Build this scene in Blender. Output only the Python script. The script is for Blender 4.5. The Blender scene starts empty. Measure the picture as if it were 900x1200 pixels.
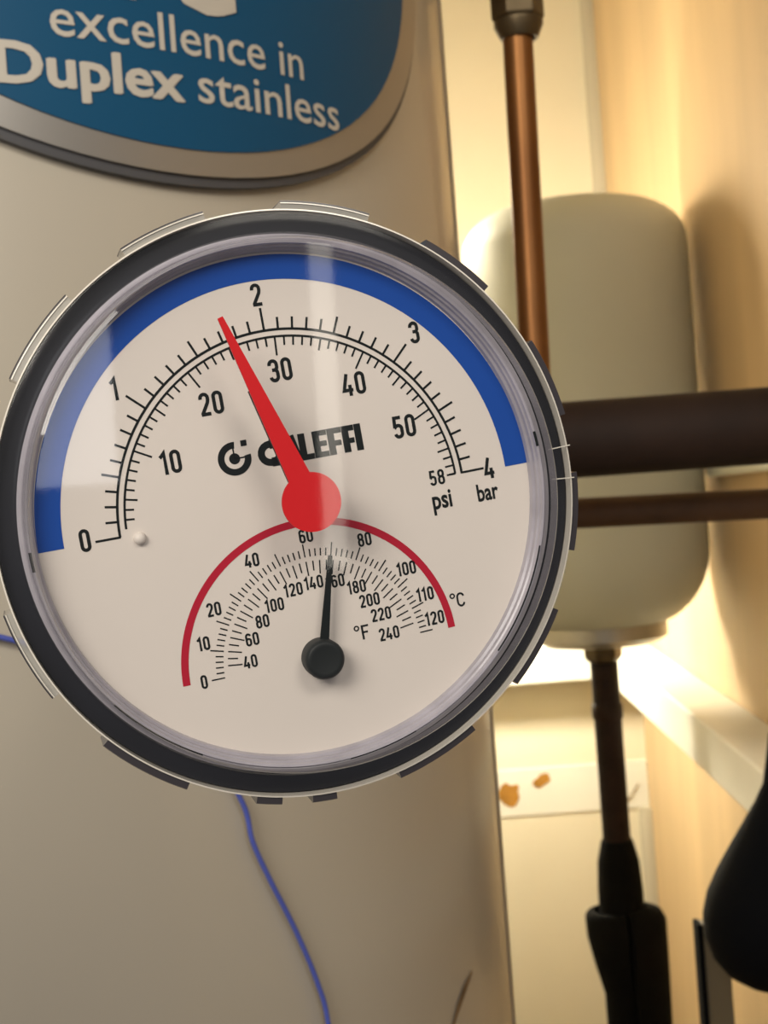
import bpy, bmesh, math, random
from mathutils import Vector, Matrix
random.seed(4)
SC = bpy.context.scene
COL = SC.collection

# ------------------------------------------------------------------ camera
FPX = 1700.0
ROLL = math.radians(4.2)
RS, RC = math.sin(ROLL), math.cos(ROLL)
CAM = Vector((0, 0, 1.4))
VR, VU, VF = Vector((RC, 0, -RS)), Vector((RS, 0, RC)), Vector((0, 1, 0))
cd = bpy.data.cameras.new('camera')
cam = bpy.data.objects.new('camera', cd); COL.objects.link(cam)
cd.sensor_fit = 'VERTICAL'; cd.sensor_height = 36.0
cd.lens = FPX / 1200 * 36.0
cd.clip_start = 0.01; cd.clip_end = 20
cd.dof.use_dof = True; cd.dof.focus_distance = 0.212
cd.dof.aperture_fstop = 58
cam.matrix_world = Matrix(((VR.x, VU.x, -VF.x, CAM.x), (VR.y, VU.y, -VF.y, CAM.y), (VR.z, VU.z, -VF.z, CAM.z), (0, 0, 0, 1)))
SC.camera = cam
SC.view_settings.view_transform = 'Standard'
SC.view_settings.look = 'None'
SC.view_settings.gamma = 1
SC.view_settings.exposure = 0.0

# ------------------------------------------------------------------ light
world = bpy.data.worlds.new('world'); SC.world = world; world.use_nodes = True
bg = world.node_tree.nodes['Background']
bg.inputs[0].default_value = (0.80, 0.76, 0.78, 1); bg.inputs[1].default_value = 0.16

def area(name, loc, aim, sx, sy, power, color):
    l = bpy.data.lights.new(name, 'AREA'); l.shape = 'RECTANGLE'; l.size = sx; l.size_y = sy
    l.energy = power; l.color = color
    o = bpy.data.objects.new(name, l); COL.objects.link(o); o.location = loc
    o.rotation_euler = (Vector(aim) - Vector(loc)).to_track_quat('-Z', 'Y').to_euler()
    return o
wl = area('room_window_light', (-0.42, -0.50, 1.86), (-0.06, 0.40, 1.58), 0.55, 0.45, 2.2, (1.0, 0.93, 0.83))
wl.data.spread = math.radians(78)
area('side_fill_light', (0.50, -0.75, 2.15), (0.03, 0.6, 1.45), 0.5, 0.4, 5.5, (1.0, 0.93, 0.82))  # added fill, brightens the right side of the boiler
area('cover_streak_light', (0.562, -1.0, 1.42), (0.0, 0.2, 1.39), 0.024, 0.40, 0.11, (1.0, 0.93, 0.80))  # unseen strip added for the streak reflected in the gauge cover
area('cover_patch_light', (0.262, -1.0, 1.43), (0.0, 0.2, 1.39), 0.13, 0.20, 0.30, (0.97, 0.97, 1.0))  # unseen panel added for the pale reflection at the cover's left

# ------------------------------------------------------------------ helpers
def px(x, y, depth):
    a = (x - 450) / FPX * depth; b = (600 - y) / FPX * depth
    return CAM + VR * a + VU * b + VF * depth

MATS = {}
def mat(name, col, rough=0.5, metal=0.0, coat=0.0, var=0.0, scale=20.0, bump=0.0, stretch=(1, 1, 1), col2=None, emit=None, spec=0.5, trans=0.0):
    if name in MATS: return MATS[name]
    m = bpy.data.materials.new(name); m.use_nodes = True
    nt = m.node_tree; b = nt.nodes['Principled BSDF']
    b.inputs['Base Color'].default_value = (*col, 1); b.inputs['Roughness'].default_value = rough
    b.inputs['Metallic'].default_value = metal; b.inputs['Coat Weight'].default_value = coat
    b.inputs['Coat Roughness'].default_value = 0.12
    b.inputs['Specular IOR Level'].default_value = spec
    if emit:
        b.inputs['Emission Color'].default_value = (*emit[0], 1); b.inputs['Emission Strength'].default_value = emit[1]
    if var or bump or col2:
        tc = nt.nodes.new('ShaderNodeTexCoord'); mp = nt.nodes.new('ShaderNodeMapping')
        mp.inputs['Scale'].default_value = stretch
        nt.links.new(tc.outputs['Object'], mp.inputs[0])
        n = nt.nodes.new('ShaderNodeTexNoise'); n.inputs['Scale'].default_value = scale; n.inputs['Detail'].default_value = 6
        nt.links.new(mp.outputs[0], n.inputs['Vector'])
        rp = nt.nodes.new('ShaderNodeValToRGB')
        c2 = col2 or tuple(c * (1 - var) for c in col)
        rp.color_ramp.elements[0].position = 0.35; rp.color_ramp.elements[0].color = (*c2, 1)
        rp.color_ramp.elements[1].position = 0.65; rp.color_ramp.elements[1].color = (*col, 1)
        nt.links.new(n.outputs['Fac'], rp.inputs[0]); nt.links.new(rp.outputs[0], b.inputs['Base Color'])
        if bump:
            bp = nt.nodes.new('ShaderNodeBump'); bp.inputs['Strength'].default_value = bump; bp.inputs['Distance'].default_value = 0.002
            nt.links.new(n.outputs['Fac'], bp.inputs['Height']); nt.links.new(bp.outputs[0], b.inputs['Normal'])
    MATS[name] = m
    return m

def clear(name, tint=(1, 1, 1), haze=0.0, hazecol=(0.6, 0.6, 0.65), rough=0.03, boost=1.0):
    """clear thin plastic: transparent, with fresnel reflection and a little diffuse haze"""
    m = bpy.data.materials.new(name); m.use_nodes = True; nt = m.node_tree
    for n in list(nt.nodes): nt.nodes.remove(n)
    out = nt.nodes.new('ShaderNodeOutputMaterial')
    tr = nt.nodes.new('ShaderNodeBsdfTransparent'); tr.inputs[0].default_value = (*tint, 1)
    gl = nt.nodes.new('ShaderNodeBsdfGlossy'); gl.inputs['Roughness'].default_value = rough
    df = nt.nodes.new('ShaderNodeBsdfPrincipled'); df.inputs['Base Color'].default_value = (*hazecol, 1); df.inputs['Roughness'].default_value = 0.25
    m1 = nt.nodes.new('ShaderNodeMixShader'); m1.inputs[0].default_value = haze
    nt.links.new(tr.outputs[0], m1.inputs[1]); nt.links.new(df.outputs[0], m1.inputs[2])
    fr = nt.nodes.new('ShaderNodeLayerWeight'); fr.inputs[0].default_value = 0.5
    pw = nt.nodes.new('ShaderNodeMath'); pw.operation = 'POWER'; pw.inputs[1].default_value = 5
    nt.links.new(fr.outputs['Facing'], pw.inputs[0])
    mu = nt.nodes.new('ShaderNodeMath'); mu.operation = 'MULTIPLY_ADD'; mu.inputs[1].default_value = 0.9 * boost; mu.inputs[2].default_value = 0.05 * boost
    nt.links.new(pw.outputs[0], mu.inputs[0])
    m2 = nt.nodes.new('ShaderNodeMixShader')
    nt.links.new(mu.outputs[0], m2.inputs[0]); nt.links.new(m1.outputs[0], m2.inputs[1]); nt.links.new(gl.outputs[0], m2.inputs[2])
    nt.links.new(m2.outputs[0], out.inputs[0])
    return m

def link(name, me, m, parent=None, mx=None):
    o = bpy.data.objects.new(name, me); COL.objects.link(o)
    if m and not me.materials: me.materials.append(m)
    if parent: o.parent = parent
    if mx is not None: o.matrix_local = mx
    return o

def obj(name, bm, m, parent=None, smooth=False, mx=None, bevel=0, seg=2, auto=None):
    bmesh.ops.recalc_face_normals(bm, faces=bm.faces[:])
    me = bpy.data.meshes.new(name); bm.to_mesh(me); bm.free()
    if smooth:
        for p in me.polygons: p.use_smooth = True
        if auto is not None: me.set_sharp_from_angle(angle=math.radians(auto))
    o = link(name, me, m, parent, mx)
    if bevel:
        b = o.modifiers.new('bevel', 'BEVEL'); b.width = bevel; b.segments = seg; b.limit_method = 'ANGLE'
    return o

def empty(name, mx=None, parent=None):
    o = bpy.data.objects.new(name, None); COL.objects.link(o); o.empty_display_size = 0.02
    if mx is not None: o.matrix_world = mx
    if parent: o.parent = parent
    return o

def tag(o, label, cat, group=None):
    o['label'] = label; o['category'] = cat
    if group: o['group'] = group
    return o

def struct(o):
    o['kind'] = 'structure'; return o

def box(bm, x0, x1, y0, y1, z0, z1):
    v = [bm.verts.new((x, y, z)) for z in (z0, z1) for y in (y0, y1) for x in (x0, x1)]
    for f in ((0, 1, 3, 2), (4, 6, 7, 5), (0, 4, 5, 1), (2, 3, 7, 6), (0, 2, 6, 4), (1, 5, 7, 3)):
        bm.faces.new([v[i] for i in f])

def lathe(bm, prof, n=64, a0=0.0, a1=2 * math.pi, center=(0, 0), closed=False):
    """prof: list of (radius, z); revolve about z"""
    full = abs(a1 - a0 - 2 * math.pi) < 1e-6
    cnt = n if full else n + 1
    rings = []
    for r, z in prof:
        if r < 1e-9:
            rings.append([bm.verts.new((center[0], center[1], z))]); continue
        rings.append([bm.verts.new((center[0] + r * math.cos(a0 + (a1 - a0) * i / n), center[1] + r * math.sin(a0 + (a1 - a0) * i / n), z)) for i in range(cnt)])
    pairs = list(zip(rings, rings[1:]))
    if closed: pairs.append((rings[-1], rings[0]))
    for A, B in pairs:
        for i in range(n):
            j = (i + 1) % cnt if full else i + 1
            if len(A) == 1 and len(B) == 1: continue
            if len(A) == 1: bm.faces.new((A[0], B[i], B[j]))
            elif len(B) == 1: bm.faces.new((A[i], B[0], A[j]))
            else: bm.faces.new((A[i], B[i], B[j], A[j]))
    if closed and not full:
        for k in (0, -1): bm.faces.new([r[k] for r in rings])

def tube(bm, pts, r, n=16, caps=True):
    pts = [Vector(p) for p in pts]; rr = r if isinstance(r, (list, tuple)) else [r] * len(pts)
    rings = []; up = None
    for i, p in enumerate(pts):
        t = ((pts[min(i + 1, len(pts) - 1)] - pts[max(i - 1, 0)])).normalized()
        if up is None: up = Vector((0, 0, 1)) if abs(t.z) < 0.9 else Vector((0, 1, 0))
        a = t.cross(up).normalized(); b = a.cross(t).normalized(); up = b
        rings.append([bm.verts.new(p + a * rr[i] * math.cos(2 * math.pi * k / n) + b * rr[i] * math.sin(2 * math.pi * k / n)) for k in range(n)])
    for A, B in zip(rings, rings[1:]):
        for k in range(n): bm.faces.new((A[k], A[(k + 1) % n], B[(k + 1) % n], B[k]))
    if caps:
        bm.faces.new(rings[0]); bm.faces.new(rings[-1][::-1])

def spline(pts, sub=8):
    P = [Vector(p) for p in pts]; P = [P[0] * 2 - P[1]] + P + [P[-1] * 2 - P[-2]]; out = []
    for i in range(1, len(P) - 2):
        for k in range(sub):
            t = k / sub
            out.append(0.5 * ((2 * P[i]) + (P[i + 1] - P[i - 1]) * t + (2 * P[i - 1] - 5 * P[i] + 4 * P[i + 1] - P[i + 2]) * t * t + (3 * P[i] - P[i - 1] - 3 * P[i + 1] + P[i + 2]) * t ** 3))
    out.append(P[-2]); return out

# ------------------------------------------------------------------ materials
M_CREAM = mat('cream_wall_paint', (0.83, 0.77, 0.60), 0.75, var=0.06, scale=6, bump=0.15)
M_BOARD = mat('tan_board', (0.64, 0.46, 0.25), 0.6, var=0.14, scale=3, bump=0.05, stretch=(1, 5, 0.6))
M_WHITE = mat('white_gloss_paint', (0.84, 0.83, 0.75), 0.45, var=0.05, scale=12)
M_BOILER = mat('boiler_enamel', (0.47, 0.425, 0.345), 0.33, coat=0.25, var=0.04, scale=4)
M_VESSEL = mat('vessel_enamel', (0.55, 0.57, 0.49), 0.55, coat=0.0, var=0.04, scale=5)
M_COPPER = mat('aged_copper', (0.28, 0.125, 0.040), 0.42, metal=0.8, col2=(0.19, 0.08, 0.026), scale=40, stretch=(1, 1, 0.3))
M_DARKPIPE = mat('tarnished_pipe', (0.022, 0.011, 0.007), 0.7, metal=0.0, spec=0.25, var=0.35, scale=30)
M_BROWNPIPE = mat('tarnished_thin_pipe', (0.10, 0.05, 0.024), 0.6, metal=0.2, var=0.4, scale=30)
M_BRASS = mat('dull_brass', (0.13, 0.095, 0.05), 0.45, metal=0.75, var=0.3, scale=60)
M_STEEL = mat('dull_steel', (0.50, 0.49, 0.44), 0.35, metal=0.7, var=0.2, scale=40)
M_FOAM = mat('black_foam', (0.005, 0.005, 0.005), 0.95, var=0.3, scale=80, bump=0.3, spec=0.15)
M_RUBBER = mat('black_rubber', (0.003, 0.0035, 0.005), 0.85, spec=0.1)
M_BLACK = mat('black_case_plastic', (0.010, 0.011, 0.016), 0.38, var=0.3, scale=60, spec=0.35)
M_DIAL = mat('dial_face_print_ground', (0.71, 0.645, 0.585), 0.5, var=0.02, scale=40)
M_BLUE = mat('blue_print', (0.004, 0.062, 0.34), 0.6, spec=0.15)
M_INK = mat('black_print', (0.005, 0.008, 0.008), 0.6, spec=0.12)
M_REDARC = mat('crimson_print', (0.44, 0.008, 0.030), 0.6, spec=0.15)
M_RED = mat('red_pointer_paint', (0.62, 0.006, 0.010), 0.5, spec=0.2)
M_BEZEL = mat('grey_lens_wall', (0.40, 0.375, 0.42), 0.28, coat=0.3, var=0.2, scale=160, stretch=(1, 1, 1))
M_BADGE = mat('badge_blue', (0.002, 0.072, 0.165), 0.5, spec=0.3, coat=0.0, var=0.1, scale=3)
M_BADGERIM = mat('badge_silver_rim', (0.42, 0.40, 0.37), 0.36, metal=0.75)
M_BADGESIDE = mat('badge_dark_edge', (0.07, 0.07, 0.075), 0.5)
M_BADGETEXT = mat('badge_lettering', (0.52, 0.48, 0.41), 0.5)
M_WIRE = mat('blue_wire_sheath', (0.075, 0.105, 0.42), 0.4)
M_CLEAR = clear('clear_cover_plastic', haze=0.005)
M_FLANGE = clear('clear_flange_plastic', haze=0.012, rough=0.15, boost=0.35)
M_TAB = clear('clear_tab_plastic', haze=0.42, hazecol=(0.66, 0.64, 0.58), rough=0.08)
M_EDGE = mat('lit_rim_edge', (0.74, 0.69, 0.60), 0.2, coat=0.4)  # pale tone painted in for light piped through the clear rim
M_TABDARK = mat('shaded_tab_plastic', (0.045, 0.04, 0.045), 0.3, coat=0.3)  # same clear plastic, with the shaded look painted in

# ------------------------------------------------------------------ the cupboard
YB, XR = 1.62, 0.272
XL, ZC = -0.75, 2.35
def wall(name, b, m, **k):
    bm = bmesh.new(); box(bm, *b); return struct(obj(name, bm, m, **k))
wall('floor', (XL - .05, XR + .05, -0.1, YB + .05, -0.05, 0), mat('floor_boards', (0.25, 0.17, 0.10), 0.6, var=0.3, scale=4))
wall('ceiling', (XL - .05, XR + .05, 0.25, YB + .05, ZC, ZC + .05), M_CREAM)
wall('wall_back', (XL - .05, XR + .05, YB, YB + .05, 0, ZC), M_CREAM)
wall('wall_right', (XR, XR + .03, 0.25, YB, 0, ZC), M_BOARD)
wall('wall_left', (XL - .05, XL, 0.25, YB, 0, ZC), M_CREAM)
# battens round the walls, with a grey quadrant strip added for the corner's soft shade
zt, zb = 1.4 - 0.158, 1.4 - 0.1985
T = 0.044
bm = bmesh.new(); box(bm, XL, XR - T, YB - T, YB, zb, zt)
struct(obj('trim_1', bm, M_WHITE, bevel=0.002))
bm = bmesh.new(); box(bm, XR - T, XR, 0.3, YB, zb, zt)
for v in bm.verts: v.co.z -= max(0, 1.6 - v.co.y) * (.035 if v.co.z > (zt + zb) / 2 else .032)
struct(obj('trim_2', bm, M_WHITE, bevel=0.002))
bm = bmesh.new(); box(bm, XL, XR - 0.0002, YB - 0.0016, YB, 1.4 - .350, 1.4 - .297)
struct(obj('trim_3', bm, M_WHITE, bevel=0.002))
bm = bmesh.new(); box(bm, XR - 0.011, XR, 0.62, 1.17, 1.4 + .009, 1.4 + .062)
struct(obj('trim_4', bm, mat('pale_green_paint', (0.72, 0.72, 0.60), 0.5), bevel=0.002))
for z0, z1, nm in ((zt, ZC, 'trim_5'), (0.0, 1.4 - .350, 'trim_6')):
    bm = bmesh.new()
    prof = [(XR, YB)] + [(XR - 0.013 * math.cos(a), YB - 0.013 * math.sin(a)) for a in [k * math.pi / 16 for k in range(9)]]
    lo = [bm.verts.new((x, y, z0)) for x, y in prof]; hi = [bm.verts.new((x, y, z1)) for x, y in prof]
    for i in range(len(prof)): j = (i + 1) % len(prof); bm.faces.new((lo[i], lo[j], hi[j], hi[i]))
    bm.faces.new(lo); bm.faces.new(hi)
    struct(obj(nm, bm, mat('corner_shade_grey', (0.50, 0.45, 0.34), 0.7), smooth=True, auto=40))  # grey paints the soft shade of the corner

# patches of bare yellow glue on the low board
def patch(cx, cz, rx, rz, tilt, seed):
    rnd = random.Random(seed); bm = bmesh.new(); n = 22; f, b = [], []
    for k in range(n):
        a = 2 * math.pi * k / n; q = 1 + rnd.uniform(-.16, .16)
        u, v = rx * q * math.cos(a), rz * q * math.sin(a)
        x = cx + u * math.cos(tilt) - v * math.sin(tilt); z = cz + u * math.sin(tilt) + v * math.cos(tilt)
        f.append(bm.verts.new((x, YB - 0.0022, z))); b.append(bm.verts.new((x, YB - 0.0013, z)))
    bm.faces.new(f); bm.faces.new(b)
    for k in range(n): bm.faces.new((f[k], f[(k + 1) % n], b[(k + 1) % n], b[k]))
    return obj('glue_patch', bm, mat('amber_glue', (0.44, 0.21, 0.03), 0.6, var=0.3, scale=90))
p = px(597, 932, YB - .006); tag(patch(p.x, p.z, .0125, .0125, .6, 2), 'larger amber glue patch on the cream board, close against the boiler', 'stain')
p = px(635, 916, YB - .006); tag(patch(p.x, p.z, .0105, .0062, .55, 5), 'smaller oval amber glue patch on the cream board, left of the dark riser', 'stain')
# paint flake crack
bm = bmesh.new()
tube(bm, spline([px(722, 944, YB - .0020), px(735, 938, YB - .0020), px(742, 928, YB - .0020), px(748, 918, YB - .0020)], 5), .0012, 6)
tag(obj('paint_crack', bm, mat('crack_shade', (0.42, 0.36, 0.26), 0.8)), 'thin hooked crack in the cream paint near the room corner', 'crack')

# ------------------------------------------------------------------ boiler
AX, AY, AR = -0.2332, 0.6516, 0.275
boiler = tag(empty('boiler', Matrix.Translation((AX, AY, 0))), 'big cream enamelled hot water cylinder standing behind the gauge', 'boiler')
bm = bmesh.new(); lathe(bm, [(0, .03), (AR - .02, .03), (AR, .05), (AR, 1.98), (AR - .02, 2.02), (AR - .12, 2.08), (0, 2.10)], 160)
obj('shell', bm, M_BOILER, boiler, smooth=True, auto=50)
bm = bmesh.new(); lathe(bm, [(0, 0), (AR - .03, 0), (AR - .03, .031), (0, .031)], 64)
obj('plinth', bm, M_BLACK, boiler)
# casing seam near the right hand side: a lapped edge
bm = bmesh.new()
def onb(u, z, off=0.0):
    a = u / AR; return Vector(((AR + off) * math.sin(a), -(AR + off) * math.cos(a), z))
for k in range(1):
    q = [onb(.388, .06, -.001), onb(.388, .06, .0007), onb(.392, .06, .0007), onb(.392, .06, -.001)]
    w = [v + Vector((0, 0, 1.9)) for v in q]
    a = [bm.verts.new(v) for v in q]; b = [bm.verts.new(v) for v in w]
    for i in range(4): bm.faces.new((a[i], a[(i + 1) % 4], b[(i + 1) % 4], b[i]))
    bm.faces.new(a); bm.faces.new(b)
obj('casing_seam', bm, mat('seam_brown', (0.33, 0.27, 0.18), 0.6), boiler, bevel=.0003)
# rusty scratch at the bottom
bm = bmesh.new()
sc = [(.300, -.1875, .0010), (.305, -.183, .0018), (.312, -.1785, .0019), (.3185, -.1755, .0010), (.3215, -.174, .0004)]
lo = [bm.verts.new(onb(u, 1.4 + z - w, .0006)) for u, z, w in sc]; hi = [bm.verts.new(onb(u, 1.4 + z + w, .0006)) for u, z, w in sc]
for i in range(len(sc) - 1): bm.faces.new((lo[i], lo[i + 1], hi[i + 1], hi[i]))
obj('rust_scratch', bm, mat('rust', (0.22, 0.14, 0.07), 0.8, var=0.4, scale=120), boiler)
# fleck
bm = bmesh.new(); lathe(bm, [(0, .0005), (.0007, .0004), (.0009, 0)], 10)

# badge: an oval plate bent round the cylinder
def bent_oval(a, b, off0, off1, cu=.195, cz=1.6025, nr=10, n=96):
    bm = bmesh.new(); rings = []
    for r in range(nr + 1):
        f = r / nr
        if r == 0: rings.append([bm.verts.new(onb(cu, cz, off1))]); continue
        rings.append([bm.verts.new(onb(cu + a * f * math.cos(t), cz + b * f * math.sin(t), off1)) for t in [2 * math.pi * k / n for k in range(n)]])
    rings.append([bm.verts.new(onb(cu + a * math.cos(t), cz + b * math.sin(t), off0)) for t in [2 * math.pi * k / n for k in range(n)]])
    for A, B in zip(rings, rings[1:]):
        for k in range(n):
            j = (k + 1) % n
            if len(A) == 1: bm.faces.new((A[0], B[k], B[j]))
            else: bm.faces.new((A[k], B[k], B[j], A[j]))
    return bm
badge = tag(empty('badge', Matrix.Translation((AX, AY, 0))), 'oval blue maker badge with silver rim and pale lettering on the boiler', 'badge')
obj('backing', bent_oval(.1355, .0992, .0002, .0030), M_BADGESIDE, badge, smooth=True, auto=40)
obj('rim', bent_oval(.1330, .0962, .0030, .0042), M_BADGERIM, badge, smooth=True, auto=40)
obj('face', bent_oval(.1195, .0885, .0042, .0047), M_BADGE, badge, smooth=True, auto=40)

def text_mesh(s, bold=0.0):
    cu = bpy.data.curves.new('t', 'FONT'); cu.body = s; cu.size = 1; cu.offset = bold; cu.resolution_u = 3
    o = bpy.data.objects.new('t', cu); COL.objects.link(o)
    bpy.context.view_layer.update()
    me = bpy.data.meshes.new_from_object(o.evaluated_get(bpy.context.evaluated_depsgraph_get()))
    bpy.data.objects.remove(o); bpy.data.curves.remove(cu)
    return me
def thicken(me, m, name, parent, depth, mx=None):
    bm = bmesh.new(); bm.from_mesh(me); bpy.data.meshes.remove(me)
    return obj(name, bm, m, parent, mx=mx)
def badge_text(s, u0, u1, z0, cap, bold=0.0, fat=0.0, name='lettering'):
    """cap = height of a tall letter; fat = stroke thickening by close copies"""
    me = text_mesh(s, bold)
    xs = [v.co.x for v in me.vertices]; x0, x1 = min(xs), max(xs)
    bm = bmesh.new()
    for k, (dx_, dz_) in enumerate([(0, 0)] + ([(fat, 0), (-fat, 0), (fat * .6, fat * .6), (-fat * .6, -fat * .6)] if fat else [])):
        n0 = len(bm.verts); bm.from_mesh(me); bm.verts.ensure_lookup_table()
        for v in bm.verts[n0:]:
            u = u0 + (v.co.x - x0) / (x1 - x0) * (u1 - u0) + dx_
            v.co = onb(u, z0 + v.co.y * cap / 0.73 + dz_, .0050 + .00002 * k)
    bpy.data.meshes.remove(me)
    return obj(name, bm, M_BADGETEXT, badge)
badge_text('excellence in', .1535, .2445, 1.4 + .1430, .0120, .004)
badge_text('Duplex', .1375, .1948, 1.4 + .1283, .0122, .010, .00042)
badge_text('stainless', .2000, .2612, 1.4 + .1290, .0118, .006)
badge_text('TC', .168, .2155, 1.4 + .1578, .0260, .012, .0012)

# blue wire against the boiler
bm = bmesh.new()
wp = [(.085, -.018), (.128, -.027), (.165, -.045), (.187, -.066), (.1986, -.0855), (.2013, -.0979), (.2068, -.111), (.2155, -.1291), (.2228, -.1474), (.2262, -.1621), (.228, -.20), (.225, -.26), (.215, -.34)]
pts = [onb(u, 1.4 + z, .0028) + Vector((AX, AY, 0)) for u, z in wp]
tube(bm, spline(pts, 8), .00085, 10)
tag(obj('blue_wire', bm, M_WIRE, smooth=True), 'thin blue wire running down the boiler beneath the gauge', 'wire')

# ------------------------------------------------------------------ expansion vessel and its riser
VX, VY = 0.1722, 1.20
KV = 1.2 / 1.15
vessel = tag(empty('expansion_vessel', Matrix.Translation((VX, VY, 1.4 - .1225))), 'off-white round-topped expansion vessel hung behind the dark pipes', 'vessel')
VRr = .0885
prof = [(0, .352)]
for k in range(1, 11):
    a = k / 10 * math.pi / 2; prof.append((VRr - .045 + .045 * math.sin(a) if k else 0, .352 - .034 + .034 * math.cos(a) if k else 0))
prof = [(0, .3525), (.02, .352)] + prof[1:]
for k in range(0, 11):
    a = k / 10 * math.pi / 2; prof.append((VRr - .056 + .056 * math.cos(a), .075 - .062 * math.sin(a)))
prof.append((0, .012))
bm = bmesh.new(); lathe(bm, [(r * KV, z_ * 1.03) for r, z_ in prof], 96)
obj('tank', bm, M_VESSEL, vessel, smooth=True, auto=60)
bm = bmesh.new(); lathe(bm, [(0, .021), (.048, .021), (.054, .017), (.054, .006), (.046, .001), (.030, -.001), (0, -.001)], 64)
obj('base_flange', bm, M_STEEL, vessel, smooth=True, auto=35)
bm = bmesh.new(); lathe(bm, [(0, 0), (.016, -.001), (.016, -.010), (.013, -.014), (0, -.014)], 6)
obj('connector', bm, M_BRASS, vessel, bevel=.0008)
# hanging strap behind
bm = bmesh.new(); box(bm, -.02, .02, VRr * KV - .006, VRr * KV + .004, .10, .30); box(bm, -.02, .02, VRr * KV - .001, YB - VY, .18, .20)
obj('wall_bracket', bm, M_STEEL, vessel, bevel=.001)

RX = VX
riser = tag(empty('riser_pipe', Matrix.Translation((RX, VY, 0))), 'dark riser pipe with flared black foam lagging, under the expansion vessel', 'pipe')
zv = 1.4 - .1365
bm = bmesh.new(); tube(bm, [(0, 0, 0.0), (0, 0, zv - .0005)], .0115, 24)
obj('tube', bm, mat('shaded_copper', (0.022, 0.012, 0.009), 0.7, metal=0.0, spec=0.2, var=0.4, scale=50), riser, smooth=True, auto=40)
bm = bmesh.new(); lathe(bm, [(.0116, zv - .034), (.0130, zv - .036), (.0130, zv - .046), (.0116, zv - .048)], 24)
obj('collar', bm, M_DARKPIPE, riser, smooth=True, auto=40)
z = lambda y: 1.4 + (px(708, y, VY).z - 1.4)
bm = bmesh.new()
lathe(bm, [(.0117, z(985)), (.0130, z(985)), (.0172, z(1010)), (.0186, z(1045)), (.0188, z(1110)), (.0188, z(1400)), (.0117, z(1400))], 32, closed=False)
lag = obj('foam_lagging', bm, M_FOAM, riser, smooth=True, auto=45); lag['label'] = 'black foam lagging with a flared split top'
# flared sleeve: left flap leans outwards, right flap stays straight
bm = bmesh.new()
def shell(bm, a0, a1, rows, th=.0055, n=14):
    outer, inner = [], []
    for zz, rx_, ox in rows:
        rx_ *= KV; ox *= KV
        outer.append([bm.verts.new((ox + rx_ * math.cos(a0 + (a1 - a0) * k / n), rx_ * .8 * math.sin(a0 + (a1 - a0) * k / n), zz)) for k in range(n + 1)])
        inner.append([bm.verts.new((ox + (rx_ - th) * math.cos(a0 + (a1 - a0) * k / n), (rx_ - th) * .8 * math.sin(a0 + (a1 - a0) * k / n), zz)) for k in range(n + 1)])
    for S in (outer, inner):
        for A, B in zip(S, S[1:]):
            for k in range(n): bm.faces.new((A[k], A[k + 1], B[k + 1], B[k]))
    for i in range(len(rows) - 1):
        for k in (0, n): bm.faces.new((outer[i][k], outer[i + 1][k], inner[i + 1][k], inner[i][k]))
    for i in (0, -1):
        for k in range(n): bm.faces.new((outer[i][k], outer[i][k + 1], inner[i][k + 1], inner[i][k]))
shell(bm, math.pi * .5, math.pi * 1.5, [(z(1066), .0275, .0005), (z(1072), .0295, .0), (z(1095), .0300, .001), (z(1130), .0260, .002), (z(1165), .0210, .003), (z(1200), .0190, .003), (z(1400), .0190, .003)])
obj('flap', bm, M_FOAM, lag, smooth=True, auto=50, bevel=.0015)
bm = bmesh.new()
shell(bm, -math.pi * .5, math.pi * .5, [(z(1064), .0220, .0015), (z(1068), .0280, .0025), (z(1080), .0310, .0035), (z(1120), .0310, .0035), (z(1200), .0300, .0035), (z(1400), .0300, .0035)])
obj('flap', bm, M_FOAM, lag, smooth=True, auto=50, bevel=.0015)

# ------------------------------------------------------------------ pipes in front of the vessel
PY = 0.66
PZ = 1.4 + .0265
thick = tag(empty('boiler_pipe', Matrix.Translation((0.03, PY, PZ))), 'thick dark brown horizontal pipe crossing in front of the vessel', 'pipe')
bm = bmesh.new(); tube(bm, [(0.0, 0, 0), (XR - .03, 0, 0)], .0175, 32)
obj('tube', bm, M_DARKPIPE, thick, smooth=True, auto=40)
bm = bmesh.new(); lathe(bm, [(.0176, 0), (.024, .001), (.024, .012), (.0176, .014)], 6)
obj('nut', bm, M_BRASS, thick, mx=Matrix.Translation((.013, 0, 0)) @ Matrix.Rotation(math.pi / 2, 4, 'Y'), bevel=.0006)
obj_ = tag(empty('thin_pipe', Matrix.Translation((0, .73, 1.4))), 'thin brown horizontal pipe beneath the thick dark pipe', 'pipe')
bm = bmesh.new(); tube(bm, [(.04, 0, -.0065), (XR, 0, -.0118)], .0077, 24)
obj('tube', bm, M_BROWNPIPE, obj_, smooth=True, auto=40)
bm = bmesh.new(); lathe(bm, [(.0078, 0), (.0092, .0005), (.0092, .02), (.0078, .021)], 24)
obj('coupling', bm, M_DARKPIPE, obj_, smooth=True, auto=40, mx=Matrix.Translation((.196, 0, -.0100)) @ Matrix.Rotation(math.pi / 2, 4, 'Y'))

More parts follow.
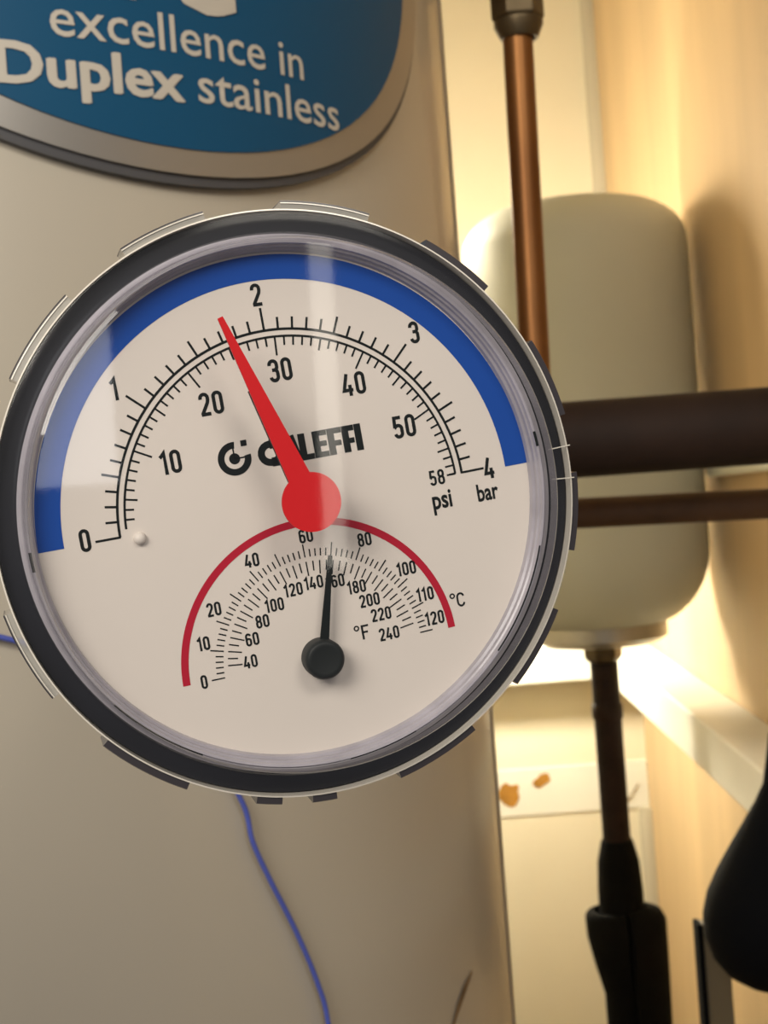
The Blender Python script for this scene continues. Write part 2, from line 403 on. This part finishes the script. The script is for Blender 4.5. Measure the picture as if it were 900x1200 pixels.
CX = .117 * PY
cop = tag(empty('copper_pipe', Matrix.Translation((CX, PY, PZ))), 'upright bare copper pipe in front of the vessel, rising to a nut', 'pipe')
bm = bmesh.new(); tube(bm, [(-.0042, 0, .0165), (0, 0, .222)], .0069, 28)
obj('tube', bm, M_COPPER, cop, smooth=True, auto=40)
tee = tag(empty('compression_tee', Matrix.Translation((CX, PY, 1.4 + .2245))), 'dark brass compression fitting with hex nut atop the copper pipe', 'fitting')
bm = bmesh.new(); lathe(bm, [(.0071, -.0145), (.0085, -.0145), (.0112, -.0085), (.0112, -.0065), (.0071, -.0065)], 32)
obj('collar', bm, M_BRASS, tee, smooth=True, auto=30)
bm = bmesh.new(); lathe(bm, [(.0071, -.0065), (.0104, -.0068), (.0122, -.0050), (.0122, .010), (.0071, .010)], 6)
obj('nut', bm, M_BRASS, tee, bevel=.0006)
bm = bmesh.new(); tube(bm, [(0, 0, .0095), (0, 0, .040)], .0098, 24); tube(bm, [(0, 0, .0225), (-.026, 0, .0222)], .0088, 24)
obj('body', bm, M_BRASS, tee, smooth=True, auto=40)
for xx, r1 in ((-.012, .0155), (-.031, .0165)):
    bm = bmesh.new(); lathe(bm, [(.0075, 0), (r1 - .0012, 0), (r1, .0014), (r1, .0095), (.0075, .0105)], 6, a0=.1, a1=.1 + 2 * math.pi)
    obj('nut', bm, M_BRASS, tee, mx=Matrix.Translation((xx, 0, .0235)) @ Matrix.Rotation(-math.pi / 2, 4, 'Y'), bevel=.0006)
# thin loose cord hanging from the fitting to the boiler
bm = bmesh.new(); tube(bm, spline([px(496, 0, .64), px(503, 22, .64), px(511, 42, .645), px(518, 56, .65)], 6), .0006, 8)
tube(bm, spline([px(496, 0, .64), px(497, -20, .645), px(515, -45, .655), px(560, -52, .66)], 6), .0006, 8)
tag(obj('loose_cord', bm, mat('grey_cord', (0.25, 0.21, 0.14), 0.7), smooth=True), 'thin loose cord end hanging beside the boiler top edge', 'cord')

# black rounded boot and a metal upright at lower right
bl = tag(empty('rubber_boot', Matrix.Translation(px(905, 1060, .80))), 'black teardrop rubber boot at the lower right edge', 'rubber boot')
dx = .80 / FPX
prof = [(0, -100), (22, -97), (46, -86), (64, -68), (75, -45), (79, -20), (76, 5), (67, 32), (54, 62), (40, 92), (28, 118), (20, 140), (17, 200), (0, 200)]
bm = bmesh.new(); lathe(bm, [(r * dx, zz * dx) for r, zz in prof], 40)
obj('body', bm, M_RUBBER, bl, smooth=True, auto=60, mx=Matrix.Rotation(math.radians(8), 4, 'Y'))
bm = bmesh.new(); p0 = Vector((.020, 0, 195 * dx)); 
tube(bm, spline([(.012, 0, 185 * dx), (.020, 0, 240 * dx), (.045, 0, 300 * dx), (XR - px(905, 1060, .80).x, 0, 310 * dx)], 6), .006, 16)
obj('cable', bm, M_RUBBER, bl, smooth=True)
PXs = px(833, 1082, .86)
ms = tag(empty('metal_upright', Matrix.Translation((PXs.x, PXs.y, 0))), 'narrow grey metal upright with a black edge, lower right', 'upright')
bm = bmesh.new(); box(bm, -.0085, -.0052, -.002, .012, 0, PXs.z)
obj('edge_strip', bm, M_RUBBER, ms, bevel=.0005)
bm = bmesh.new(); box(bm, -.0052, .0100, 0, .012, 0, PXs.z - .0005); 
obj('post', bm, mat('grey_bar', (0.20, 0.17, 0.11), 0.5, metal=0.2), ms, bevel=.0005)

# ------------------------------------------------------------------ lamp standing hidden behind the boiler
M_BULB = mat('lit_bulb', (1, 1, 1), 0.5, emit=((1.0, 0.87, 0.66), 118.0))
M_BULB2 = mat('lit_low_bulb', (1, 1, 1), 0.5, emit=((1.0, 0.90, 0.70), 330.0))
for LX, LY, LZ, mb, lab in ((0.0, 1.24, 1.4 + .26, M_BULB, 'upper bare lit bulb on a drop cord hidden behind the boiler'),
                            (0.03, 1.445, 1.4 - .03, M_BULB2, 'lower bare lit bulb on a drop cord close to the back wall')):
    lamp = tag(empty('inspection_lamp', Matrix.Translation((LX, LY, LZ))), lab, 'lamp', 'bulbs behind the boiler')
    bm = bmesh.new(); lathe(bm, [(0, -.030), (.012, -.027), (.020, -.018), (.024, -.004), (.022, .010), (.016, .026), (.011, .036), (0, .036)], 32)
    obj('bulb', bm, mb, lamp, smooth=True)
    bm = bmesh.new(); lathe(bm, [(0, .036), (.014, .036), (.015, .066), (.006, .075), (0, .075)], 24)
    obj('socket', bm, M_BLACK, lamp, smooth=True, auto=40)
    bm = bmesh.new(); tube(bm, [(0, 0, .074), (0, 0, ZC - LZ)], .003, 8)
    obj('cord', bm, M_BLACK, lamp)

# ------------------------------------------------------------------ the gauge
GN_ = (math.sin(.24), math.sin(-.03))
nv = Vector((GN_[0], GN_[1], -math.sqrt(1 - GN_[0] ** 2 - GN_[1] ** 2)))     # in (right, up, forward)
e1 = Vector((math.cos(.176), math.sin(.176), 0)); e1 = (e1 - nv * e1.dot(nv)).normalized()
e2 = e1.cross(nv); e2 = -e2 if e2.y < 0 else e2
tow = lambda v: VR * v.x + VU * v.y + VF * v.z
W1, W2, W3 = tow(e1), tow(e2), tow(nv)
GC = px(342, 591, .215)
GM = Matrix(((W1.x, W2.x, W3.x, GC.x), (W1.y, W2.y, W3.y, GC.y), (W1.z, W2.z, W3.z, GC.z), (0, 0, 0, 1)))
print('gauge handedness', W1.cross(W2).dot(W3))
gauge = tag(empty('pressure_gauge', GM), 'round pressure and temperature gauge with red pointer and clear notched cover', 'gauge')
cm = .01
def G(name, bm, m, parent=gauge, **k):
    for v in bm.verts: v.co *= cm
    return obj(name, bm, m, parent, **k)

# black case with a shallow back
bm = bmesh.new(); lathe(bm, [(3.72, -.10), (3.90, -.02), (3.93, .08), (3.95, .16), (4.25, .15), (4.266, .08), (4.25, -.75), (3.9, -1.1), (0, -1.1)], 160)
G('case', bm, M_BLACK, smooth=True, auto=30)
# stem, well and boss to the boiler
def surf_len():
    d = -W3; o = GC
    A = d.x ** 2 + d.y ** 2; B = 2 * ((o.x - AX) * d.x + (o.y - AY) * d.y); C = (o.x - AX) ** 2 + (o.y - AY) ** 2 - AR ** 2
    return (-B - math.sqrt(B * B - 4 * A * C)) / 2 / A / cm
L = surf_len()
bm = bmesh.new(); lathe(bm, [(0, -1.05), (.75, -1.05), (.75, -2.0), (.55, -2.1), (.55, -L), (0, -L)], 32)
G('stem', bm, M_BRASS, smooth=True, auto=35)
bm = bmesh.new(); lathe(bm, [(0, -1.1), (1.25, -1.1), (1.3, -1.2), (1.3, -1.9), (1.15, -2.0), (0, -2.0)], 6)
G('nut', bm, M_BRASS, bevel=.0005)

# dial
bm = bmesh.new(); lathe(bm, [(0, 0), (3.74, 0), (3.74, -.08), (0, -.08)], 128)
dial = G('dial', bm, M_DIAL, smooth=True, auto=30)
PRH = .004
def ring(bm, c, r0, r1, a0, a1, n=90, h=PRH):
    A = [bm.verts.new((c[0] + r0 * math.cos(a0 + (a1 - a0) * i / n), c[1] + r0 * math.sin(a0 + (a1 - a0) * i / n), h)) for i in range(n + 1)]
    B = [bm.verts.new((c[0] + r1 * math.cos(a0 + (a1 - a0) * i / n), c[1] + r1 * math.sin(a0 + (a1 - a0) * i / n), h)) for i in range(n + 1)]
    for i in range(n): bm.faces.new((A[i], B[i], B[i + 1], A[i + 1]))
def seg(bm, x0, y0, x1, y1, w, h=PRH):
    d = Vector((x1 - x0, y1 - y0)).normalized(); n = Vector((-d.y, d.x)) * w / 2
    bm.faces.new([bm.verts.new((x, y, h)) for x, y in ((x0 + n.x, y0 + n.y), (x0 - n.x, y0 - n.y), (x1 - n.x, y1 - n.y), (x1 + n.x, y1 + n.y))])
def tick(bm, c, r0, r1, deg, w, h=PRH):
    a = math.radians(deg); seg(bm, c[0] + r0 * math.cos(a), c[1] + r0 * math.sin(a), c[0] + r1 * math.cos(a), c[1] + r1 * math.sin(a), w, h)
R_ = math.radians
bm = bmesh.new(); ring(bm, (.005, -.035), 3.36, 3.725, R_(-.2), R_(179.6), 120)
G('blue_band', bm, M_BLUE, dial)
SCN = (.056, -.022)
TB = [(0, 179.6), (.2, 174.67), (.3, 169.93), (.5, 160.4), (.6, 155.87), (1, 136.99), (1.5, 113.3), (2, 90.0), (2.5, 66.97), (3, 44.69), (3.5, 22.44), (4, .27)]
def ang(b):
    for (x0, a0), (x1, a1) in zip(TB, TB[1:]):
        if b <= x1 + 1e-9: return a0 + (a1 - a0) * (b - x0) / (x1 - x0)
bm = bmesh.new()
ring(bm, SCN, 2.590, 2.628, R_(.0), R_(179.6), 120)
for k in [0] + list(range(2, 41)):
    if k == 4 : r = 2.79
    r = 2.945 if k % 10 == 0 else (2.868 if k % 5 == 0 else 2.788)
    a = ang(k / 10) if k > 5 or k == 0 else {2: 174.67, 3: 169.93, 4: 165.21, 5: 160.5}[k]
    tick(bm, SCN, 2.60, r + (.02 if k in (0, 40) else 0), a, .034)
G('bar_scale', bm, M_INK, dial)
bm = bmesh.new()
ring(bm, SCN, 2.488, 2.522, R_(.3), R_(177.3), 120)
for k in range(3, 59):
    b = k / 14.5038
    a = ang(b) if b > .6 else 179.6 - (179.6 - 151.1) * 0 - (b - .2068) * 0 if False else None
    if b > .69: a = ang(b)
    else: a = {3: 174.2, 4: 170.9, 5: 167.5, 6: 164.2, 7: 160.9, 8: 157.6, 9: 154.35, 10: 151.1}[k]
    r = 2.225 if k % 10 == 0 else (2.32 if k % 5 == 0 else 2.37)
    tick(bm, SCN, 2.51, r, a, .028)
tick(bm, SCN, 2.51, 2.41, .4, .028)
G('psi_scale', bm, M_INK, dial)
# temperature scales
TC = (.073, -2.330)
bm = bmesh.new(); ring(bm, (.040, -2.345), 1.995, 2.105, R_(1.2), R_(179.4), 96)
G('red_band', bm, M_REDARC, dial)
tang = lambda c: 179.8 - c * 14.83 / 10
bm = bmesh.new()
for k in range(0, 121, 2):
    tick(bm, TC, 1.515, 1.715 if k % 10 == 0 else 1.630, tang(k), .020)
G('celsius_scale', bm, M_INK, dial)
bm = bmesh.new()
for f in range(40, 241, 5):
    c = (f - 32) / 1.8
    tick(bm, TC, 1.450, 1.235 if f % 20 == 0 else (1.245 if f % 10 == 0 else 1.30), tang(c) , .020)
G('fahrenheit_scale', bm, M_INK, dial)

# stroke numerals in a narrow engineering face
def arc(cx, cy, rx, ry, a0, a1, n=8):
    return [(cx + rx * math.cos(R_(a0 + (a1 - a0) * k / n)), cy + ry * math.sin(R_(a0 + (a1 - a0) * k / n))) for k in range(n + 1)]
def capsule(x0, x1, y0, y1):
    r = (x1 - x0) / 2; c = (x0 + x1) / 2
    return arc(c, y1 - r, r, r, 0, 180) + arc(c, y0 + r, r, r, 180, 360) + [(x1, y1 - r)]
xl, xr, xm, rd = .08, .39, .235, .155
DIG = {
    '0': ([capsule(xl, xr, .08, .92)], .47),
    '1': ([[(.02, .74), (.10, .80), (.215, .93), (.215, 0)]], .33),
    '2': ([[(xl, .72)] + arc(xm, .92 - rd, rd, rd, 180, 0)[0:] + [(xr, .68), (.36, .56), (.10, .12), (.09, .07)], [(.03, .075), (.44, .075)]], .47),
    '3': ([[(xl, .73)] + arc(xm, .92 - rd, rd, rd, 180, 0) + [(xr, .66)] + arc(.27, .65, .12, .12, 0, -90, 4) + [(.17, .53)], [(.17, .53), (.27, .53)] + arc(.27, .40, .12, .13, 90, 0, 4) + arc(xm, .08 + rd, rd, rd, 0, -180)], .47),
    '4': ([[(.25, .96), (.05, .25), (.46, .25)], [(.33, .48), (.33, 0)]], .48),
    '5': ([[(.40, .92), (.11, .92), (.09, .48)], [(.09, .50)] + arc(xm, .58 - rd * .9, rd, rd * .9, 155, 0) + arc(xm, .08 + rd, rd, rd, 0, -175)], .47),
    '6': ([capsule(xl, xr, .08, .57), [(xl, .30), (xl, .765)] + arc(xm, .92 - rd, rd, rd, 180, 5)], .47),
    '8': ([capsule(xl + .01, xr - .01, .53, .92), capsule(xl, xr, .08, .53)], .47),
}
def ribbon(bm, pts, w, h):
    q = [pts[0]]
    for p in pts[1:]:
        if abs(p[0] - q[-1][0]) + abs(p[1] - q[-1][1]) > 1e-6: q.append(p)
    L_, Rr = [], []
    closed = abs(q[0][0] - q[-1][0]) + abs(q[0][1] - q[-1][1]) < 1e-5
    n = len(q)
    for i, p in enumerate(q):
        def dr(a, b):
            v = Vector((b[0] - a[0], b[1] - a[1])); return v.normalized()
        if closed and i in (0, n - 1): d0, d1 = dr(q[-2], q[-1]), dr(q[0], q[1])
        else:
            d0 = dr(q[i - 1], p) if i else dr(p, q[1]); d1 = dr(p, q[i + 1]) if i < n - 1 else d0
        t = (d0 + d1); t = t.normalized() if t.length > 1e-4 else d0
        nn = Vector((-t.y, t.x)); k = max(nn.dot(Vector((-d1.y, d1.x))), .45)
        nn = nn * (w / 2 / k)
        L_.append(bm.verts.new((p[0] + nn.x, p[1] + nn.y, h))); Rr.append(bm.verts.new((p[0] - nn.x, p[1] - nn.y, h)))
    for i in range(n - 1): bm.faces.new((L_[i], Rr[i], Rr[i + 1], L_[i + 1]))
def numeral(s, cx, cy, H, sw=.155, wf=1.0):
    adv = [DIG[c][1] * wf for c in s]; gap = .09
    W = sum(adv) + gap * (len(s) - 1); x = -W / 2
    bm = bmesh.new()
    for c, a in zip(s, adv):
        for k, st in enumerate(DIG[c][0]):
            ribbon(bm, [(cx + H * (x + px_ * wf), cy + H * (py_ - .5)) for px_, py_ in st], sw * H, PRH + .0004 * k)
        x += a + gap
    o = G('numeral', bm, M_INK, dial)
    return o
for s, x, y in (('2', .035, 3.122), ('1', -2.24, 2.11), ('3', 2.303, 2.203), ('0', -3.05, .047), ('4', 3.107, -.015)):
    numeral(s, x, y, .335, .15)
for s, x, y in (('10', -1.641, .934), ('20', -.904, 1.673), ('30', .187, 1.985), ('40', 1.248, 1.60), ('50', 1.899, .839)):
    numeral(s, x, y, .345, .15)
numeral('58', 2.267, -.013, .235, .15)
for s, x, y in (('0', -1.754, -2.32), ('10', -1.66, -1.765), ('20', -1.42, -1.298), ('40', -.739, -.699), ('60', .12, -.50), ('80', .989, -.722), ('100', 1.547, -1.278), ('110', 1.766, -1.719), ('120', 1.85, -2.107)):
    numeral(s, x, y, .205, .16)
for s, x, y in (('40', -1.03, -2.166), ('60', -.945, -1.848), ('80', -.748, -1.618), ('100', -.529, -1.418), ('120', -.211, -1.25), ('140', .11, -1.205), ('160', .435, -1.250), ('180', .741, -1.400), ('200', .902, -1.634), ('220', 1.039, -1.88), ('240', 1.11, -2.191)):
    numeral(s, x, y, .195, .16)
def word(s, cx, cy, w, h, bold=0.0, name='lettering', m=None):
    me = text_mesh(s, bold); xs = [v.co.x for v in me.vertices]; ys = [v.co.y for v in me.vertices]
    bm = bmesh.new(); bm.from_mesh(me); bpy.data.meshes.remove(me)
    for v in bm.verts:
        v.co = Vector((cx + ((v.co.x - min(xs)) / (max(xs) - min(xs)) - .5) * w, cy + ((v.co.y - min(ys)) / (max(ys) - min(ys)) - .5) * h, PRH))
    return G(name, bm, m or M_INK, dial)
word('psi', 2.285, -.400, .31, .36, .025)
word('bar', 3.020, -.372, .34, .27, .025)
def degree(cx, cy, ch):
    bm = bmesh.new(); ring(bm, (cx - .085, cy + .075), .022, .044, 0, 2 * math.pi, 20)
    if ch == 'C':
        ribbon(bm, arc(cx + .04, cy + .04, .05, .055, 10, 180) + arc(cx + .04, cy - .04, .05, .055, 180, 350), .03, PRH)
    else:
        seg(bm, cx + 0.0, cy - .11, cx + 0.0, cy + .11, .032); seg(bm, cx, cy + .094, cx + .10, cy + .094, .03); seg(bm, cx, cy, cx + .08, cy, .03)
    G('unit_mark', bm, M_INK, dial)
degree(2.266, -1.914, 'C'); degree(.711, -2.094, 'F')

# maker's wordmark and roundel
bm = bmesh.new()
ic = (-.715, .815)
ring(bm, ic, .150, .248, R_(82), R_(360 + 8), 48)
ring(bm, ic, .0001, .082, 0, 2 * math.pi, 24)
seg(bm, ic[0], ic[1], ic[0] + .155, ic[1] + .0, .022)
seg(bm, ic[0], ic[1], ic[0], ic[1] + .165, .022)
seg(bm, ic[0] + .125, ic[1] + .205, ic[0] + .215, ic[1] + .205, .088)
G('maker_roundel', bm, M_INK, dial)
bm = bmesh.new()
def R4(x0, x1, y0, y1):
    bm.faces.new([bm.verts.new((x, y, PRH)) for x, y in ((x0, y0), (x1, y0), (x1, y1), (x0, y1))])
y0, y1 = .605, 1.005
ribbon(bm, arc(-.175, .80, .14, .135, 40, 180) + arc(-.175, .80, .14, .135, 180, 320), .105, PRH)
R4(-.175, -.06, .865, y1 - .005); R4(-.175, -.06, y0 - .005, .735)
# A
seg(bm, .045, y0, .135, y1, .10); seg(bm, .245, y0, .155, y1, .10); R4(.08, .21, .68, .75)
def stem_(x): R4(x, x + .105, y0, y1)
stem_(.262); R4(.365, .475, y0, y0 + .085)
stem_(.478); R4(.58, .700, y0, y0 + .080); R4(.58, .700, y1 - .080, y1); R4(.58, .685, .765, .845)
stem_(.705); R4(.81, .925, y1 - .085, y1); R4(.81, .905, .735, .815)
stem_(.930); R4(1.035, 1.120, y1 - .085, y1); R4(1.035, 1.110, .735, .815)
stem_(1.125)
G('maker_wordmark', bm, M_INK, dial)
# little stop peg
bm = bmesh.new(); lathe(bm, [(0, .10), (.045, .095), (.085, .06), (.095, 0)], 24, center=(-2.279, -.072))
G('stop_peg', bm, M_DIAL, dial, smooth=True)

# red pointer, black beneath
HB = .82
hub = (.150, .026); tip = (-.665, 2.816)
def pointer(name, hubc, tipc, rh, wt, wb, z0, z1, m, tail=0, n=64):
    d = Vector((tipc[0] - hubc[0], tipc[1] - hubc[1])); Ln = d.length; d.normalize(); s = Vector((-d.y, d.x))
    out = []
    aw = math.asin(min(wb / rh, .99)); base = math.atan2(d.y, d.x)
    for k in range(n + 1):
        a = base + aw + (2 * math.pi - 2 * aw) * k / n
        out.append((hubc[0] + rh * math.cos(a), hubc[1] + rh * math.sin(a)))
    t = Vector(tipc)
    out += [tuple(t - s * wt), tuple(t + s * wt)]
    bm = bmesh.new()
    lo = [bm.verts.new((x, y, z0)) for x, y in out]; hi = [bm.verts.new((x, y, z1)) for x, y in out]
    bm.faces.new(hi); bm.faces.new(lo[::-1])
    for i in range(len(out)): j = (i + 1) % len(out); bm.faces.new((lo[i], lo[j], hi[j], hi[i]))
    return G(name, bm, m, gauge)
ptr = pointer('pressure_pointer', hub, tip, .430, .040, .165, HB - .05, HB, M_RED)
mid = (hub[0] + (tip[0] - hub[0]) * .62, hub[1] + (tip[1] - hub[1]) * .62)
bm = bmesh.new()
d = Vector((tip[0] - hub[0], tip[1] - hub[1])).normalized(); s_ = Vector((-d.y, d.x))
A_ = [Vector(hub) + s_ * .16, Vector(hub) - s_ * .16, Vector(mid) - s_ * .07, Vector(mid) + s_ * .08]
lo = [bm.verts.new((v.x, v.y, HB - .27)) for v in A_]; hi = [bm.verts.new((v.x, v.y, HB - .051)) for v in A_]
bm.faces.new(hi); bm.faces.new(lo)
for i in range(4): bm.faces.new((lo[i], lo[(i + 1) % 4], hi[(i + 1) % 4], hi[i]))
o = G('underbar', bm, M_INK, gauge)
bm = bmesh.new(); lathe(bm, [(0, .0), (.12, .0), (.12, HB - .05)], 24, center=(.13, .02)); G('spindle', bm, M_STEEL, gauge)
# black temperature pointer
h2 = (.018, -2.325)
t2 = (.398, -.84)
pointer('temperature_pointer', h2, t2, .14, .030, .072, .16, .20, M_INK)
bm = bmesh.new(); lathe(bm, [(0, .37), (.20, .375), (.24, .385), (.275, .36), (.298, .30), (.298, .0)], 48, center=h2)
G('temperature_hub', bm, mat('black_hub_plastic', (0.010, 0.013, 0.013), 0.5, spec=0.25), smooth=True, auto=50)

# stepped grey lens wall round the dial
bm = bmesh.new()
lathe(bm, [(3.72, .0), (3.735, .10), (3.77, .13), (3.775, .22), (3.80, .24), (3.815, .30), (3.85, .31), (3.86, .26), (3.885, .27), (3.955, .21), (3.955, .05)], 200)
G('lens_wall', bm, M_BEZEL, smooth=True, auto=25)
# dark slots and longer dark streaks drawn on the wall
for deg, ln, rr, hh in ((181.5, 4.2, 3.825, .312), (4.5, 3.4, 3.825, .312), (228, 22, 3.868, .268), (-33, 26, 3.83, .312), (-80, 16, 3.868, .268)):
    bm = bmesh.new(); ring(bm, (0, 0), rr - .012, rr + .012 + (.018 if ln < 6 else 0), R_(deg - ln / 2), R_(deg + ln / 2), 20, hh)
    G('wall_mark', bm, M_INK)
# clear cover: front disc, side wall and flange
bm = bmesh.new(); lathe(bm, [(0, 1.12), (3.70, 1.12), (3.76, 1.09)], 160)
G('cover_lens', bm, M_CLEAR, smooth=True, auto=8)
M_SIDE = clear('clear_cover_side', haze=0.10, hazecol=(0.7, 0.68, 0.76), rough=0.06)
bm = bmesh.new(); lathe(bm, [(3.76, 1.09), (3.80, 1.02), (3.86, .55), (3.93, .40), (3.96, .36)], 160)
G('cover_side', bm, M_SIDE, smooth=True, auto=60)
bm = bmesh.new(); lathe(bm, [(3.96, .36), (3.98, .34), (4.24, .34), (4.275, .32)], 160)
G('cover_flange', bm, M_FLANGE, smooth=True, auto=40)
bm = bmesh.new(); lathe(bm, [(4.272, .34), (4.294, .335), (4.294, -.25), (4.272, -.25)], 200, closed=True)
G('cover_rim', bm, M_EDGE, smooth=True, auto=30)
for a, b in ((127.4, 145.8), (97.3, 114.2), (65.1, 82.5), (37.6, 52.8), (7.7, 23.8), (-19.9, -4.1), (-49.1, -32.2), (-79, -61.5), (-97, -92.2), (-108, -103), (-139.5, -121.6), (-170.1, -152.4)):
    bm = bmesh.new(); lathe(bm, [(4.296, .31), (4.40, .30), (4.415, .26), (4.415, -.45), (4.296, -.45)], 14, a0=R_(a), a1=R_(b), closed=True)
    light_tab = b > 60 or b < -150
    tb = G('cover_tab', bm, M_TAB if light_tab else M_TABDARK)  # right and bottom tabs get the painted-in shade
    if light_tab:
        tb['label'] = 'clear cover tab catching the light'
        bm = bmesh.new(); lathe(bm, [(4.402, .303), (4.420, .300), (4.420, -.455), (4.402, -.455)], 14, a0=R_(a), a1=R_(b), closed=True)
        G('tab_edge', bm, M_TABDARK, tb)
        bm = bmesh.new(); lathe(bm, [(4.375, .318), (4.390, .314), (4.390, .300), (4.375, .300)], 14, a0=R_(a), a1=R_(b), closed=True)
        G('tab_bright_line', bm, M_EDGE, tb)  # pale strip drawn for the tab's bright outline
for deg in (1.5, -5.1):
    bm = bmesh.new(); tick(bm, (0, 0), 3.97, 4.33, deg, .016, .36)
    G('cover_rib', bm, M_EDGE)
